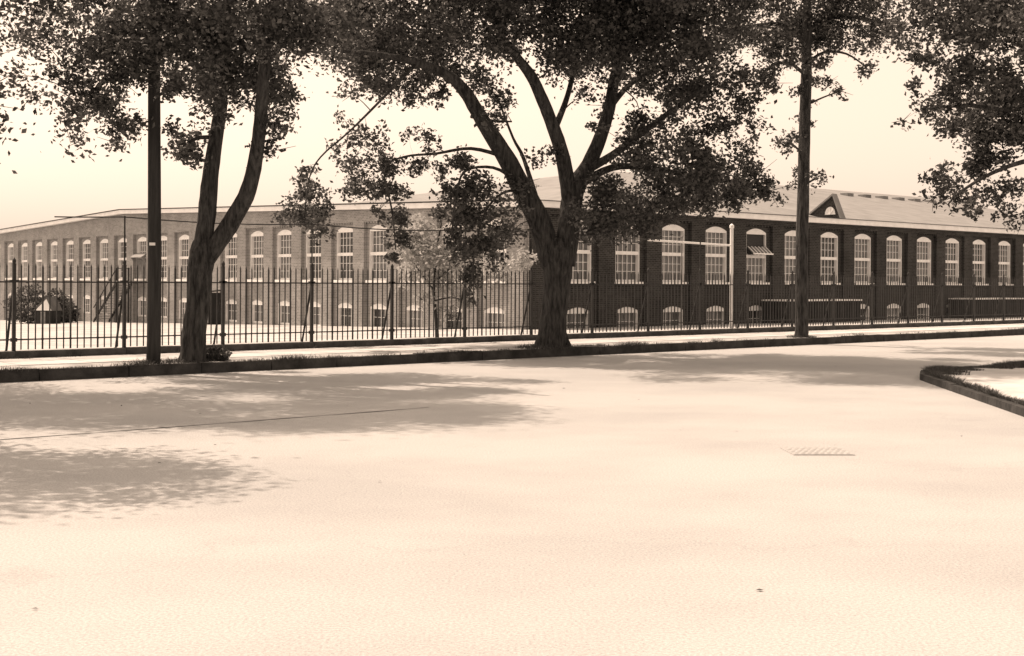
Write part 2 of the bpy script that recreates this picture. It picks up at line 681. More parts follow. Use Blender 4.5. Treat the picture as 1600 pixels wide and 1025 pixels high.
# cornice boards
mb = MB()
mb.prism([(-.62, -.62, 5.38), (-.62, -.203, 5.38), (-.62, -.203, 5.66), (-.62, -.62, 5.66)], (LX + .9, 0, 0))
mb.build('cornice', M['white_paint'], mill)
mb = MB()
for a, b in ((-.20, 42.7), (42.7, LY + .3)):
    for_top = lambda y: gable(max(y, 0))
    mb.prism([(-.62, a, for_top(a) - .24), (-.62, b, for_top(b) - .24), (-.62, b, for_top(b) + .02), (-.62, a, for_top(a) + .02)],
             (.415, 0, 0))
mb.build('cornice', M['white_paint'], mill)
# main low roof and the dark roof edge
mb = MB()
mb.prism([(-.70, -.70, 5.665), (-.70, 42.7, 6.875), (-.70, LY + .4, gable(LY) + .05), (-.70, LY + .4, gable(LY) - .02 + .0),
          (-.70, 42.7, 6.845), (-.70, -.70, 5.70 - .055)], (LX + 1.1, 0, 0))
lowroof = mb.build('low_roof', M['roof_dark'], mill)
lowroof.location.z = .03
# higher hipped roof behind the street wing
HA, HB, H0, H1 = 5.0, 66.0, 1.1, 35.0
Ry = 18.4
rz0, rz1 = 5.8, 9.6
mb = MB()
A, B, C_, D_ = (HA, H0, rz0), (HB, H0, rz0), (HB, H1, rz0 + .5), (HA, H1, rz0 + .5)
R1, R2 = (HA + 18, Ry, rz1), (HB + 0, Ry, rz1 + .05)
mb.quad(A, B, R2, R1)
mb.poly([D_, A, R1])
mb.quad(C_, D_, R1, R2)
mb.poly([B, C_, R2])
mb.build('high_roof', M['roof_pale'], mill)
for x in range(6):                        # small vents below the ridge
    vx = 46 + x * 2.4
    v2 = MB()
    zt = rz1 - .72
    v2.box(vx, vx + .8, Ry - 4.0, Ry - 3.3, zt - .6, zt + .12)
    v2.build('roof_vent', M['grey_wood'], mill)
# small triangular lantern at the eave with a fan window
ls = 63.0 - CS
mb = MB()
mb.prism([(ls, -.1, 5.70), (ls, 2.3, 5.78), (ls, .42, 7.05)], (.28, 0, 0))
dm = mb.build('roof_lantern', M['brick_dark'], mill)
mb = MB()
mb.prism([(ls - .12, -.22, 5.72), (ls - .12, .42, 7.20), (ls - .12, .42, 7.08), (ls - .12, -.12, 5.72)], (.46, 0, 0))
mb.prism([(ls - .12, .42, 7.20), (ls - .12, 2.5, 5.80), (ls - .12, 2.35, 5.80), (ls - .12, .42, 7.08)], (.46, 0, 0))
mb.build('lantern_roof', M['roof_pale'], dm)
mb = MB()
arc = [(ls - .03, .62 + .36 * math.cos(t), 5.98 + .46 * math.sin(t)) for t in [math.pi * i / 10 for i in range(11)]]
mb.prism(arc, (.02, 0, 0))
for t in (45, 90, 135):
    t = math.radians(t)
    mb.tube([(ls - .05, .62, 5.98), (ls - .05, .62 + .34 * math.cos(t), 5.98 + .44 * math.sin(t))], .02, 5)
mb.build('fan_window', M['white_paint'], dm)


# windows: x along the wall, y into the wall, origin at the middle of the sill line
def frame_mesh(w, h, spr, rise, cols, rows, rail):
    """white box frame with sash bars; h is the spring height of the head above the sill"""
    m_ = MB()
    t = .05
    m_.box(-w / 2 + .002, -w / 2 + t, .03, DEP - .02, 0, spr)
    m_.box(w / 2 - t, w / 2 - .002, .03, DEP - .02, 0, spr)
    m_.box(-w / 2 + t, w / 2 - t, .15, DEP - .02, 0, .10)
    y0, y1 = .20, .245
    zr = [(.10, spr)] if not rail else [(.10, spr * rail - .085), (spr * rail + .085, spr)]
    if rail:
        m_.box(-w / 2 + t, w / 2 - t, .07, DEP - .02, spr * rail - .085, spr * rail + .085)
    for (a, b) in zr:
        for c in range(1, cols):
            x = -w / 2 + t + (w - 2 * t) * c / cols
            m_.box(x - .0115, x + .0115, y0, y1, a, b)
        for r in range(1, rows):
            z = a + (b - a) * r / rows
            m_.box(-w / 2 + t, w / 2 - t, y0 + .004, y1 + .004, z - .0115, z + .0115)
    return m_


def head_mesh(w, spr, rise, drop):
    """arched board closing the head of the opening"""
    m_ = MB()
    top_ = [(-w / 2 + .003 + (w - .006) * i / 10, .035, spr + rise * (1 - (2 * i / 10 - 1) ** 2) - .004) for i in range(11)]
    m_.prism([(-w / 2 + .003, .035, spr - drop)] + top_ + [(w / 2 - .003, .035, spr - drop)], (0, .20, 0))
    return m_


def mesh_of(mb_, name, m):
    o_ = mb_.build(name, m)
    me_ = o_.data
    bpy.data.objects.remove(o_)
    return me_


g1 = MB()
g1.prism([(-WW / 2 + .01, .26, .01), (WW / 2 - .01, .26, .01), (WW / 2 - .01, .26, 2.70), (-WW / 2 + .01, .26, 2.70)], (0, .03, 0))
g2 = MB()
g2.prism([(-BW / 2 + .01, .26, .01), (BW / 2 - .01, .26, .01), (BW / 2 - .01, .26, 1.22), (-BW / 2 + .01, .26, 1.22)], (0, .03, 0))
TALL = dict(glass=mesh_of(g1, 'window', M['glass']),
            frame=mesh_of(frame_mesh(WW, 0, SPR - SILL, RISE, 5, 3, .52), 'frame', M['white_paint']),
            head=mesh_of(head_mesh(WW, SPR - SILL, RISE, .10), 'arched_head', M['white_paint']),
            sill=mesh_of(MB().box(-WW / 2 - .10, WW / 2 + .10, -.16, .149, -.15, -.002), 'sill', M['white_paint']))
LOW = dict(glass=mesh_of(g2, 'window', M['glass']),
           frame=mesh_of(frame_mesh(BW, 0, BSPR - BS, BRISE, 4, 2, None), 'frame', M['white_paint']),
           head=mesh_of(head_mesh(BW, BSPR - BS, BRISE, .13), 'arched_head', M['white_paint']),
           sill=None)


def put_window(kit, x, y, z, rz):
    w = link_mesh('window', kit['glass'], mill)
    w.location = (x, y, z)
    w.rotation_euler = (0, 0, rz)
    for nm, key in (('frame', 'frame'), ('arched_head', 'head'), ('sill', 'sill')):
        if kit[key]:
            link_mesh(nm, kit[key], w)
    return w


for i, x in enumerate(XR):
    put_window(TALL, x, 0, SILL, 0)
    put_window(LOW, x, 0, BS, 0)
for i, y in enumerate(YL):
    put_window(TALL, 0, y, SILL, -math.pi / 2)
    put_window(LOW, 0, y, BS, -math.pi / 2)

# open vent sash on the fifth window of the street wing
x = XR[4]
mb = MB()
mb.prism([(x - .80, -.02, 3.86), (x - .80, -.40, 3.52), (x - .80, -.43, 3.56), (x - .80, -.02, 3.92)], (1.60, 0, 0))
op = mb.build('open_sash', M['grey_wood'], mill)
mb = MB()
for kk in range(6):
    xx = x - .79 + kk * .30
    mb.prism([(xx, -.03, 3.925), (xx, -.44, 3.575), (xx, -.45, 3.60), (xx, -.03, 3.95)], (.05, 0, 0))
mb.box(x - .84, x + .84, -.50, -.44, 3.50, 3.57)
mb.build('sash_bars', M['white_paint'], op)
MB().box(x - .80, x + .80, .150, .195, 3.55, 4.60).build('gap_shade', M['iron'], op)  # dark panel painted in for the shade behind the open sash
# hooded side door with outside stair on the left wing
y = YL[12]
mb = MB()
mb.prism([(-.05, y - .9, 3.70), (-.50, y - .9, 3.45), (-.50, y - .9, 3.50), (-.05, y - .9, 3.78)], (0, 1.8, 0))
for yy in (y - .86, y + .80):
    mb.prism([(-.21, yy, 3.15), (-.21, yy, 3.60), (-.47, yy, 3.45)], (0, .06, 0))
mb.build('door_hood', M['roof_pale'], mill)
MB().box(-.02, .14, y - .84, y + .84, SILL + .01, 3.40).build('side_door', M['grey_wood'], mill)
mb = MB()
zb = yard_z(CN + y)
mb.box(-1.5, -.21, y - 1.1, y + 1.0, 1.74, 1.86)
nst = 14
for kk in range(nst):
    z = 1.74 - (kk + 1) * (1.74 - zb) / (nst + 1)
    yy = y + 1.0 + kk * .27
    mb.box(-1.4, -.35, yy, yy + .30, z - .04, z)
stair = mb.build('outside_stair', M['grey_wood'], mill)
mb = MB()
for xx in (-1.48, -.34):
    mb.prism([(xx, y + 1.0, 1.82), (xx, y + 1.0 + nst * .27, zb + .05), (xx, y + 1.0 + nst * .27, zb - .15), (xx, y + 1.0, 1.55)], (.06, 0, 0))
for yy in (y - 1.05, y + .9):
    mb.box(-1.5, -1.4, yy, yy + .1, zb - .2, 2.75)
mb.tube([(-1.45, y - 1.0, 2.70), (-1.45, y + .95, 2.70), (-1.45, y + 1.0 + nst * .27, zb + .95)], .035, 5)
for kk in range(0, nst, 3):
    yy = y + 1.1 + kk * .27
    z = 1.74 - (kk + 1) * (1.74 - zb) / (nst + 1)
    mb.box(-1.47, -1.42, yy, yy + .05, z, z + .95)
mb.build('stair_rail', M['dark_wood'], stair)

# low loading platforms against the street wing
def platform(s0, s1, label):
    r = empty('loading_platform', SN(s0, CN - 1.9, 0), ANG)
    tag(r, label, 'platform', 'loading platforms along the mill')
    L1 = s1 - s0
    zg = yard_z(CN - 1.9) - .2
    m_ = MB()
    m_.box(0, L1, 0, 1.64, zg, 1.0)
    for q_ in range(int(L1 / .3)):
        m_.box(q_ * .3 + .02, q_ * .3 + .26, -.03, -.002, zg + .1, .96)
    m_.build('boarded_front', M['dark_wood'], r)
    m_ = MB()
    gap = L1 * .5
    m_.box(-.08, gap - .12, -.12, 1.66, 1.003, 1.08)
    m_.box(gap + .06, L1 + .08, -.12, 1.66, 1.003, 1.08)
    m_.build('deck', M['white_paint'], r)


platform(55.6, 62.3, 'dark boarded platform with pale deck edge behind the slim straight tree trunk')
platform(74.6, 81.2, 'dark boarded platform with pale deck edge at the far right end of the mill')
rm = MB()
p0 = SN(81.6, CN - 1.9)
rp_ = empty('wooden_ramp', SN(81.5, CN - 2.0, 0), ANG)
tag(rp_, 'pale sloping wooden ramp beside the far right loading platform', 'ramp')
MB().prism([(0, 0, -.4), (3.2, 0, -.4), (0, 0, 1.0)], (0, .08, 0)).build('side_board', M['roof_pale'], rp_)
MB().prism([(0, 0, 1.0), (3.2, 0, -.4), (3.2, 0, -.34), (0, 0, 1.08)], (0, 1.6, 0)).build('ramp_deck', M['grey_wood'], rp_)

# ------------------------------------------------------------------ the fence
FS0, PITCH, NP = 5.1, 2.543, 28
fence = empty('iron_fence', SN(FS0, FENCE_N, .24), ANG)
tag(fence, 'tall black wrought iron picket fence on a dark stone plinth along the pavement', 'fence')
FL = PITCH * NP
mb = MB()
q_ = 0.0
while q_ < FL:
    mb.box(q_ + .004, min(q_ + 1.27, FL) - .004, -.14, .14, -.2, .155 + random.uniform(-.006, .006))
    q_ += 1.2715
mb.build('plinth', M['plinth'], fence)
pk = MB()
for i in range(1, 16):
    x = i * PITCH / 16
    w = .0115 if i % 4 else .016
    pk.box(x - w, x + w, -w, w, .18, 2.0)
    j = len(pk.v)
    pk.v += [(x - .02, 0, 2.0), (x, -.012, 2.0), (x + .02, 0, 2.0), (x, .012, 2.0), (x, 0, 2.10)]
    pk.f += [(j, j + 1, j + 4), (j + 1, j + 2, j + 4), (j + 2, j + 3, j + 4), (j + 3, j, j + 4)]
    pk.box(x - .022, x + .022, -.022, .022, .385, .425) if i % 4 == 0 else None
pk.box(.02, PITCH - .02, -.02, .02, 1.66, 1.69)
pk.box(.02, PITCH - .02, -.02, .02, .39, .42)
pme = mesh_of(pk, 'picket_panel', M['iron'])
po = MB()
po.box(-.035, .035, -.035, .035, .14, 2.08)
po.box(-.06, .06, -.05, .05, .36, .44)
po.box(-.09, .09, -.035, .035, 1.66, 1.72)
po.tube([(0, 0, 2.08), (0, 0, 2.12), (0, 0, 2.16), (0, 0, 2.21)], [.03, .045, .04, .005], 8)
pome = mesh_of(po, 'post', M['iron'])
bc = MB()
bc.tube([(0, .03, 1.62), (0, .50, -.02)], .028, 6)
bc.box(-.02, .02, .03, .52, .10, .14)
bcme = mesh_of(bc, 'brace', M['iron'])
for i in range(NP):
    o_ = link_mesh('picket_panel', pme, fence)
    o_.location = (i * PITCH, 0, 0)
tall = {3: 1, 5: 1, 7: 1, 9: 1, 11: 1}
for i in range(NP + 1):
    o_ = link_mesh('post', pome, fence)
    o_.location = (i * PITCH, 0, 0)
    b2 = link_mesh('brace', bcme, o_)
    if i in tall:
        MB().tube([(0, 0, 2.15), (0, 0, 3.22)], .020, 6).build('extension_rod', M['iron'], o_)
mb = MB()
x = 2.35 * PITCH
pts = []
while x < 10.1 * PITCH:
    ph = ((x / PITCH - 3) / 2) % 1
    pts.append((x, 0, 3.20 - .07 * (1 - (2 * ph - 1) ** 2)))
    x += .3
mb.tube(pts, .015, 6)
mb.build('overhead_rail', M['iron'], fence)

wp = empty('white_post', SN(on_line(1150, FENCE_N), FENCE_N + .2, .1), ANG)
tag(wp, 'tall slim white post with a long white arm standing in the fence line', 'post')
mb = MB()
mb.tube([(0, 0, 0), (0, 0, 3.75)], .062, 10)
mb.tube([(0, 0, 3.75), (0, 0, 3.80), (0, 0, 3.88), (0, 0, 3.94)], [.05, .085, .08, .01], 10)
mb.build('shaft', M['white_paint'], wp)
MB().tube([(-.04, 0, 3.18), (-4.3, -.05, 3.26)], .034, 8).build('arm', M['white_paint'], wp)
mb = MB()
mb.tube([(-2.62, -.02, -.1), (-2.62, -.02, 3.36)], .02, 8)
mb.tube([(-2.62, -.02, 3.36), (-2.62, -.02, 3.40), (-2.62, -.02, 3.46)], [.03, .05, .005], 8)
mb.build('arm_prop', M['grey_wood'], wp)


# ------------------------------------------------------------------ trees
def limb_pts(D, lst, dd=0.0):
    """lst: (px, py, radius in px, depth offset)"""
    pts_, rad = [], []
    for e in lst:
        off = e[3] if len(e) > 3 else 0.0
        pts_.append(P(e[0], e[1], D + off))
        rad.append(e[2] * (D + off) / 2000.0)
    return pts_, rad


def smooth_chain(pts_, rad, sub=4):
    out, ro = [], []
    n = len(pts_)
    for i in range(n - 1):
        p0, p1, p2, p3 = pts_[max(i - 1, 0)], pts_[i], pts_[i + 1], pts_[min(i + 2, n - 1)]
        for k_ in range(sub):
            t = k_ / sub
            out.append(0.5 * ((2 * p1) + (p2 - p0) * t + (2 * p0 - 5 * p1 + 4 * p2 - p3) * t * t
                              + (3 * p1 - p0 - 3 * p2 + p3) * t ** 3))
            ro.append(rad[i] * (1 - t) + rad[i + 1] * t)
    out.append(pts_[-1])
    ro.append(rad[-1])
    return out, ro


def leaf_cloud(c, r, dens, per_area, squash=.85):
    """points of one clump: knots of leaves spread unevenly through a ball"""
    n = int(per_area * math.pi * r * r * dens)
    if n < 4:
        return np.zeros((0, 3))
    kn = max(3, int(5 + 14 * r))
    k_ = rng.normal(size=(kn, 3))
    k_ /= np.linalg.norm(k_, axis=1)[:, None]
    k_ *= (r * rng.uniform(.15, 1.0, kn) ** .6)[:, None]
    idx = rng.integers(0, kn, n)
    spread = r * .30 * rng.uniform(.5, 1.2, n)
    p = k_[idx] + rng.normal(size=(n, 3)) * spread[:, None]
    p[:, 2] *= squash
    return p + np.array(c)


def make_tree(name, label, cat, base, trunk_chains, clumps, D, leafmat, size, per_area, depth=2.5,
              extra=None, group=None, seg=14, up_bias=.25):
    root = empty(name, base)
    tag(root, label, cat, group)
    tb = MB()
    nodes = []
    for ch in trunk_chains:
        p_, r_ = limb_pts(D, ch)
        p_, r_ = smooth_chain(p_, r_)
        p_ = [q - Vector(base) for q in p_]
        tb.tube(p_, r_, seg, wob=.07)
        nodes += [(p, r) for p, r in zip(p_, r_)]
    pts_all = []
    high = [nd for nd in nodes]
    clist = []
    for (px, py, rp, d) in clumps:
        dd = random.uniform(-depth, depth)
        Dp = D + dd
        clist.append((P(px, py, Dp) - Vector(base), (1.30 if py > 240 else 1.14) * rp * Dp / 2000.0, d, per_area))
    if extra:
        for (c, r, d) in extra:
            clist.append((Vector(c) - Vector(base), r, d, per_area * .55))
    twigs = MB()
    for c, r, d, pa in clist:
        pts_all.append(leaf_cloud(c, r, d, pa))
        # twig from the nearest node of the wood
        cand = min(nodes, key=lambda nd: (nd[0] - c).length + (2.0 if nd[0].z > c.z + 1.0 else 0) * .3 + (50 if nd[0].z < 3 and c.z > 3 else 0))
        a = cand[0]
        L_ = (c - a).length
        if L_ > .25:
            mid = a.lerp(c, .5) + Vector((random.uniform(-.12, .12), random.uniform(-.12, .12), .10)) * L_
            r0 = min(cand[1] * .55, .015 + .010 * L_)
            pp, rr = smooth_chain([a, mid, c], [r0, r0 * .6, r0 * .25], 3)
            tb.tube(pp, rr, 5, cap=False)
            if d > .3:
                nodes.append((c, r0 * .3))
                nodes.append((mid, r0 * .6))
        for _ in range(4):
            e = c + Vector((random.gauss(0, .6), random.gauss(0, .6), random.gauss(0, .45))) * r
            tb.tube([c, e], [.010, .004], 4, cap=False)
    tr_ = tb.build('trunk', M['bark'], root, smooth=True)
    allp = np.concatenate([p for p in pts_all if len(p)])
    me = leaves_mesh('crown', leafmat, allp, size, up_bias)
    link_mesh('crown', me, root)
    return root, len(allp)


def above(cx, cy, z0, z1, rad, n, seed):
    r_ = random.Random(seed)
    out = []
    for _ in range(n):
        a = r_.uniform(0, 2 * math.pi)
        z = r_.uniform(z0, z1)
        f = 1 - .6 * ((z - z0) / (z1 - z0)) ** 2
        rr = rad * f * math.sqrt(r_.random())
        out.append(((cx + rr * math.cos(a), cy + rr * math.sin(a), z), r_.uniform(.7, 1.25), r_.uniform(.5, .9)))
    return out


PER = 800
total = 0
# forked tree on the left
D1 = 27.55
b1 = P(301, 565, D1)
b1.z = .2
t, n_ = make_tree('street_tree', 'dark forked tree with two slim limbs just right of the utility pole', 'tree', b1,
    [[(299, 576, 27), (301, 560, 21), (303, 530, 19), (309, 480, 18), (312, 440, 18), (314, 415, 20), (315, 395, 20), (318, 378, 15)],
     [(312, 410, 14), (318, 370, 14), (324, 320, 14, .1), (329, 265, 12.5, .2), (336, 215, 11, .3), (344, 165, 10, .5), (345, 110, 9, .6), (350, 40, 8, .7), (356, -60, 6, .8), (350, -160, 4, 1), (352, -240, 2, 1)],
     [(320, 408, 15), (340, 378, 14.5), (362, 345, 14), (383, 308, 13, -.1), (396, 262, 11.5, -.2), (403, 215, 10.5, -.4), (407, 165, 10, -.6), (412, 100, 9, -.8), (424, 20, 7, -1), (432, -80, 5, -1.2), (440, -180, 3, -1.5)],
     [(345, 160, 6, .5), (310, 110, 5, 0), (260, 70, 4, -.5), (200, 50, 3, -1)],
     [(336, 215, 4, .3), (310, 215, 3, .3), (290, 225, 2, .2)],
     [(350, 40, 5, .7), (290, -20, 4, 1), (230, -60, 3, 1.5)],
     [(412, 100, 5, -.8), (450, 60, 4, -1), (500, 40, 3, -1.3)],
     [(260, 70, 4, -.5), (190, 110, 3, -.5), (130, 150, 2, -.7)]],
    [(20, 50, 40, .3), (10, 120, 35, .25), (70, 60, 45, .4), (110, 105, 38, .6), (150, 55, 48, .7), (170, 110, 40, .9), (130, 160, 38, .8), (172, 165, 32, .85),
     (100, 190, 26, .35), (205, 55, 50, .9), (225, 95, 38, .9), (195, 195, 28, .6), (255, 45, 55, 1), (300, 55, 55, 1),
     (350, 55, 55, 1), (400, 55, 55, 1), (450, 55, 55, .95), (500, 45, 50, .95), (300, 115, 40, .85), (335, 135, 38, .85),
     (270, 140, 28, .5), (330, 175, 26, .55), (283, 225, 26, .9), (298, 245, 18, .7), (265, 200, 18, .4), (370, 115, 45, .8), (420, 120, 40, .9),
     (440, 150, 28, .6), (428, 200, 24, .6), (415, 238, 20, .55), (432, 170, 24, .6), (385, 160, 20, .35), (185, 225, 22, .3),
     (120, 222, 24, .2), (160, 10, 50, .8), (60, 0, 50, .5), (260, -10, 55, .9), (350, -10, 55, .9), (440, -5, 55, .9), (60, 150, 26, .25)],
    D1, M['leaf_dark'], .115, PER, 2.2, extra=above(-9.5, 24.2, 8.9, 13.6, 3.8, 46, 3))
total += n_

# great forked tree in the middle
D2 = 34.55
b2_ = P(864, 542, D2)
b2_.z = .2
t, n_ = make_tree('street_tree', 'massive old forked tree with thick spreading limbs, middle of the kerb', 'tree', b2_,
    [[(860, 553, 28), (861, 541, 24), (863, 520, 22), (867, 485, 20.5), (870, 450, 20.5), (872, 418, 23), (872, 395, 25), (873, 372, 19)],
     [(860, 495, 12), (849, 525, 9), (840, 542, 6, .1), (835, 550, 3, .2)], [(866, 495, 12), (878, 525, 9), (888, 541, 6, .2), (893, 549, 3, .3)],
     [(862, 415, 17), (852, 375, 18), (836, 333, 17.5, -.1), (812, 288, 16, -.2), (788, 245, 14, -.4), (764, 206, 12.5, -.6), (742, 172, 11, -.8), (724, 142, 10, -1), (698, 118, 8, -1.2), (650, 98, 6.5, -1.5), (590, 85, 4, -2), (530, 80, 2.5, -2.5)],
     [(882, 415, 17), (887, 370, 18), (891, 325, 17, .2), (900, 290, 15, .3), (918, 258, 12, .5), (936, 218, 10.5, .7), (950, 170, 9.5, 1), (958, 125, 8.5, 1.2), (970, 75, 7, 1.5), (990, 5, 5.5, 2), (1000, -90, 4, 2.3), (1010, -180, 2, 2.5)],
     [(892, 330, 12, .2), (884, 275, 12, 0), (873, 228, 11, -.2), (860, 190, 10, -.3), (845, 155, 9.5, -.5), (828, 118, 8.5, -.6), (804, 88, 7, -.8), (775, 45, 6, -1), (760, -40, 4.5, -1.2), (755, -140, 3, -1.2)],
     [(866, 200, 5.5, -.3), (880, 165, 4.5, .2), (890, 130, 4, .5), (900, 80, 3, .8), (905, 10, 2, 1)],
     [(912, 268, 7, .4), (955, 243, 6, .2), (1005, 205, 5, 0), (1060, 165, 4, -.5), (1110, 130, 3, -1)],
     [(903, 290, 7, .3), (955, 262, 5.5, .8), (1010, 262, 4.5, 1), (1080, 275, 3.5, 1.2), (1150, 285, 2.5, 1.4), (1205, 300, 1.5, 1.5)],
     [(788, 245, 3.6, -.4), (735, 232, 2.6, -.8), (680, 240, 2, -1.2), (630, 245, 1.6, -1.5), (600, 265, 1.3, -1.7), (612, 330, 1.5, -1.8), (618, 390, 1, -1.8)],
     [(735, 182, 3, -.8), (762, 188, 2.2, -1.2), (798, 190, 1.3, -1.6)],
     [(806, 282, 3, -.2), (770, 262, 2.4, -1), (725, 268, 1.8, -1.6), (712, 310, 1.5, -1.8), (705, 370, 1.5, -2)],
     [(818, 300, 2.6, -.2), (788, 300, 2, -.6), (758, 330, 1.6, -1), (742, 390, 1.2, -1.2), (738, 440, 1.2, -1.2)],
     [(650, 98, 3, -1.5), (590, 160, 2, -2), (545, 205, 1.5, -2.3), (500, 245, 1.3, -2.6), (482, 280, 1, -2.7), (475, 340, 1, -2.7)],
     [(848, 345, 5, -.2), (818, 250, 3, .6), (800, 215, 2, .8), (775, 150, 1.5, .9)],
     [(950, 170, 5, 1), (985, 130, 4, 1.5), (1040, 100, 3, 2), (1100, 80, 2, 2.5)]],
    [(540, 55, 50, 1), (590, 85, 45, 1), (640, 55, 55, 1), (600, 130, 30, .8), (650, 128, 30, .75), (560, 110, 32, .8), (695, 55, 55, .95), (690, 112, 28, .8),
     (690, 150, 16, .7), (635, 155, 14, .5), (755, 55, 50, .9), (820, 50, 45, .8), (880, 55, 45, .95), (940, 50, 50, .95), (1000, 50, 45, .95), (1060, 45, 45, .9),
     (750, 125, 28, .6), (780, 150, 24, .55), (768, 190, 18, .5), (870, 105, 28, .7), (905, 95, 38, .95), (960, 100, 32, .85), (915, 150, 18, .4),
     (945, 165, 18, .3), (1000, 118, 34, .85), (1050, 100, 38, .9), (1100, 90, 38, .9), (1100, 140, 36, 1), (1060, 150, 30, .8), (1150, 115, 28, .8),
     (1160, 160, 28, .8), (1110, 190, 30, .8), (1000, 190, 28, .8), (985, 235, 28, .8), (1020, 245, 32, 1), (1068, 265, 36, 1), (1118, 275, 36, 1),
     (1168, 285, 28, 1), (1202, 298, 18, .9), (1160, 235, 22, .5), (1080, 220, 28, .7), (935, 285, 22, .5), (960, 305, 30, .6), (925, 335, 26, .5),
     (990, 328, 28, .55), (868, 240, 16, .7), (835, 250, 14, .4), (1030, 300, 26, .9), (960, 345, 26, .35), (930, 200, 14, .4), (1090, 300, 26, .9),
     (1140, 305, 22, .9), (1180, 200, 20, .35), (1040, 190, 22, .5), (1010, 355, 18, .3), (1200, 130, 20, .5),
     (950, 328, 30, .8), (1000, 342, 24, .75), (920, 365, 18, .6), (972, 362, 18, .5), (1035, 335, 22, .75), (1065, 318, 22, .85), (905, 330, 18, .5), (1105, 318, 18, .7), (940, 355, 20, .5),
     (650, 255, 18, .5), (665, 215, 18, .35), (560, 265, 20, .5), (545, 295, 16, .5), (585, 300, 16, .6), (690, 265, 14, .5), (505, 320, 14, .5), (725, 400, 16, .6), (630, 300, 12, .4),
     (484, 300, 20, .9), (466, 330, 22, .95), (492, 340, 20, .8), (480, 268, 12, .7), (520, 235, 15, .35), (575, 215, 28, .5), (597, 255, 22, .8),
     (540, 250, 15, .35), (600, 295, 20, .8), (615, 335, 18, .95), (620, 375, 15, .95), (612, 400, 10, .8), (640, 208, 15, .25), (560, 290, 16, .5),
     (670, 235, 14, .25), (505, 365, 14, .5), (445, 345, 12, .5), (718, 255, 20, .85), (715, 298, 24, 1), (710, 338, 24, 1), (700, 370, 15, .9),
     (750, 335, 28, .9), (742, 385, 26, .95), (736, 430, 18, .8), (780, 365, 22, .6), (750, 290, 24, .5), (790, 330, 24, .5), (690, 300, 16, .3),
     (770, 405, 16, .5), (800, 360, 20, .4), (738, 465, 10, .6), (545, 150, 20, .3), (530, 190, 15, .25), (810, 290, 18, .5), (590, 330, 12, .4),
     (540, -10, 50, .9), (640, -15, 50, .9), (740, -15, 50, .9), (840, -10, 50, .9), (940, -15, 50, .9), (1050, -10, 50, .9), (1140, 20, 45, .7)],
    D2, M['leaf_dark'], .12, PER, 2.8, extra=above(.8, 33.8, 9.8, 14.5, 5.4, 90, 4) + above(4.2, 32.8, 8.6, 12.5, 3.0, 30, 14), seg=18)
total += n_

# slim straight tree
D3 = 41.8
b3 = P(1253, 527, D3)
b3.z = .2
t, n_ = make_tree('street_tree', 'slim straight dark tree with leafy tufts up its trunk, in front of the street wing', 'tree', b3,
    [[(1253, 536, 15), (1253, 526, 11), (1253, 500, 10), (1253, 400, 9.8), (1254, 300, 9.3), (1256, 200, 9), (1258, 120, 8.5), (1258, 60, 7.5), (1260, -40, 6), (1262, -150, 4), (1266, -240, 2)],
     [(1257, 118, 3), (1230, 98, 2.4), (1200, 105, 1.8), (1180, 125, 1)],
     [(1258, 100, 3), (1285, 82, 2.2), (1320, 84, 1.6), (1352, 105, 1)],
     [(1258, 70, 4.5), (1225, 40, 4), (1180, 40, 3), (1140, 50, 2)],
     [(1259, 50, 5), (1300, 25, 4), (1350, 30, 3), (1410, 45, 2)],
     [(1255, 245, 2), (1240, 228, 1.6), (1222, 222, 1)], [(1255, 290, 2), (1268, 282, 1.5), (1278, 278, 1)],
     [(1257, 165, 1.8), (1285, 152, 1.3), (1312, 142, .8)]],
    [(1230, 45, 40, .85), (1200, 60, 32, .75), (1270, 40, 40, .95), (1312, 40, 34, .75), (1290, 70, 20, .5), (1210, 100, 24, .7), (1190, 118, 18, .65),
     (1245, 95, 18, .95), (1283, 95, 16, .6), (1350, 105, 16, .6), (1350, 65, 22, .45), (1312, 142, 14, .4), (1290, 130, 12, .4), (1225, 225, 17, .5),
     (1240, 210, 13, .5), (1250, 268, 12, .6), (1276, 280, 12, .5), (1240, 288, 9, .4), (1150, 60, 32, .6), (1390, 45, 34, .45), (1265, 195, 8, .45),
     (1262, 160, 9, .45), (1245, 140, 12, .7), (1270, 125, 12, .7), (1246, 185, 8, .4), (1350, 20, 34, .6), (1230, 0, 40, .8), (1310, 0, 40, .8)],
    D3, M['leaf_dark'], .125, PER * .85, 1.8, extra=above(9.4, 41.0, 11.6, 17.0, 4.8, 40, 5))
total += n_

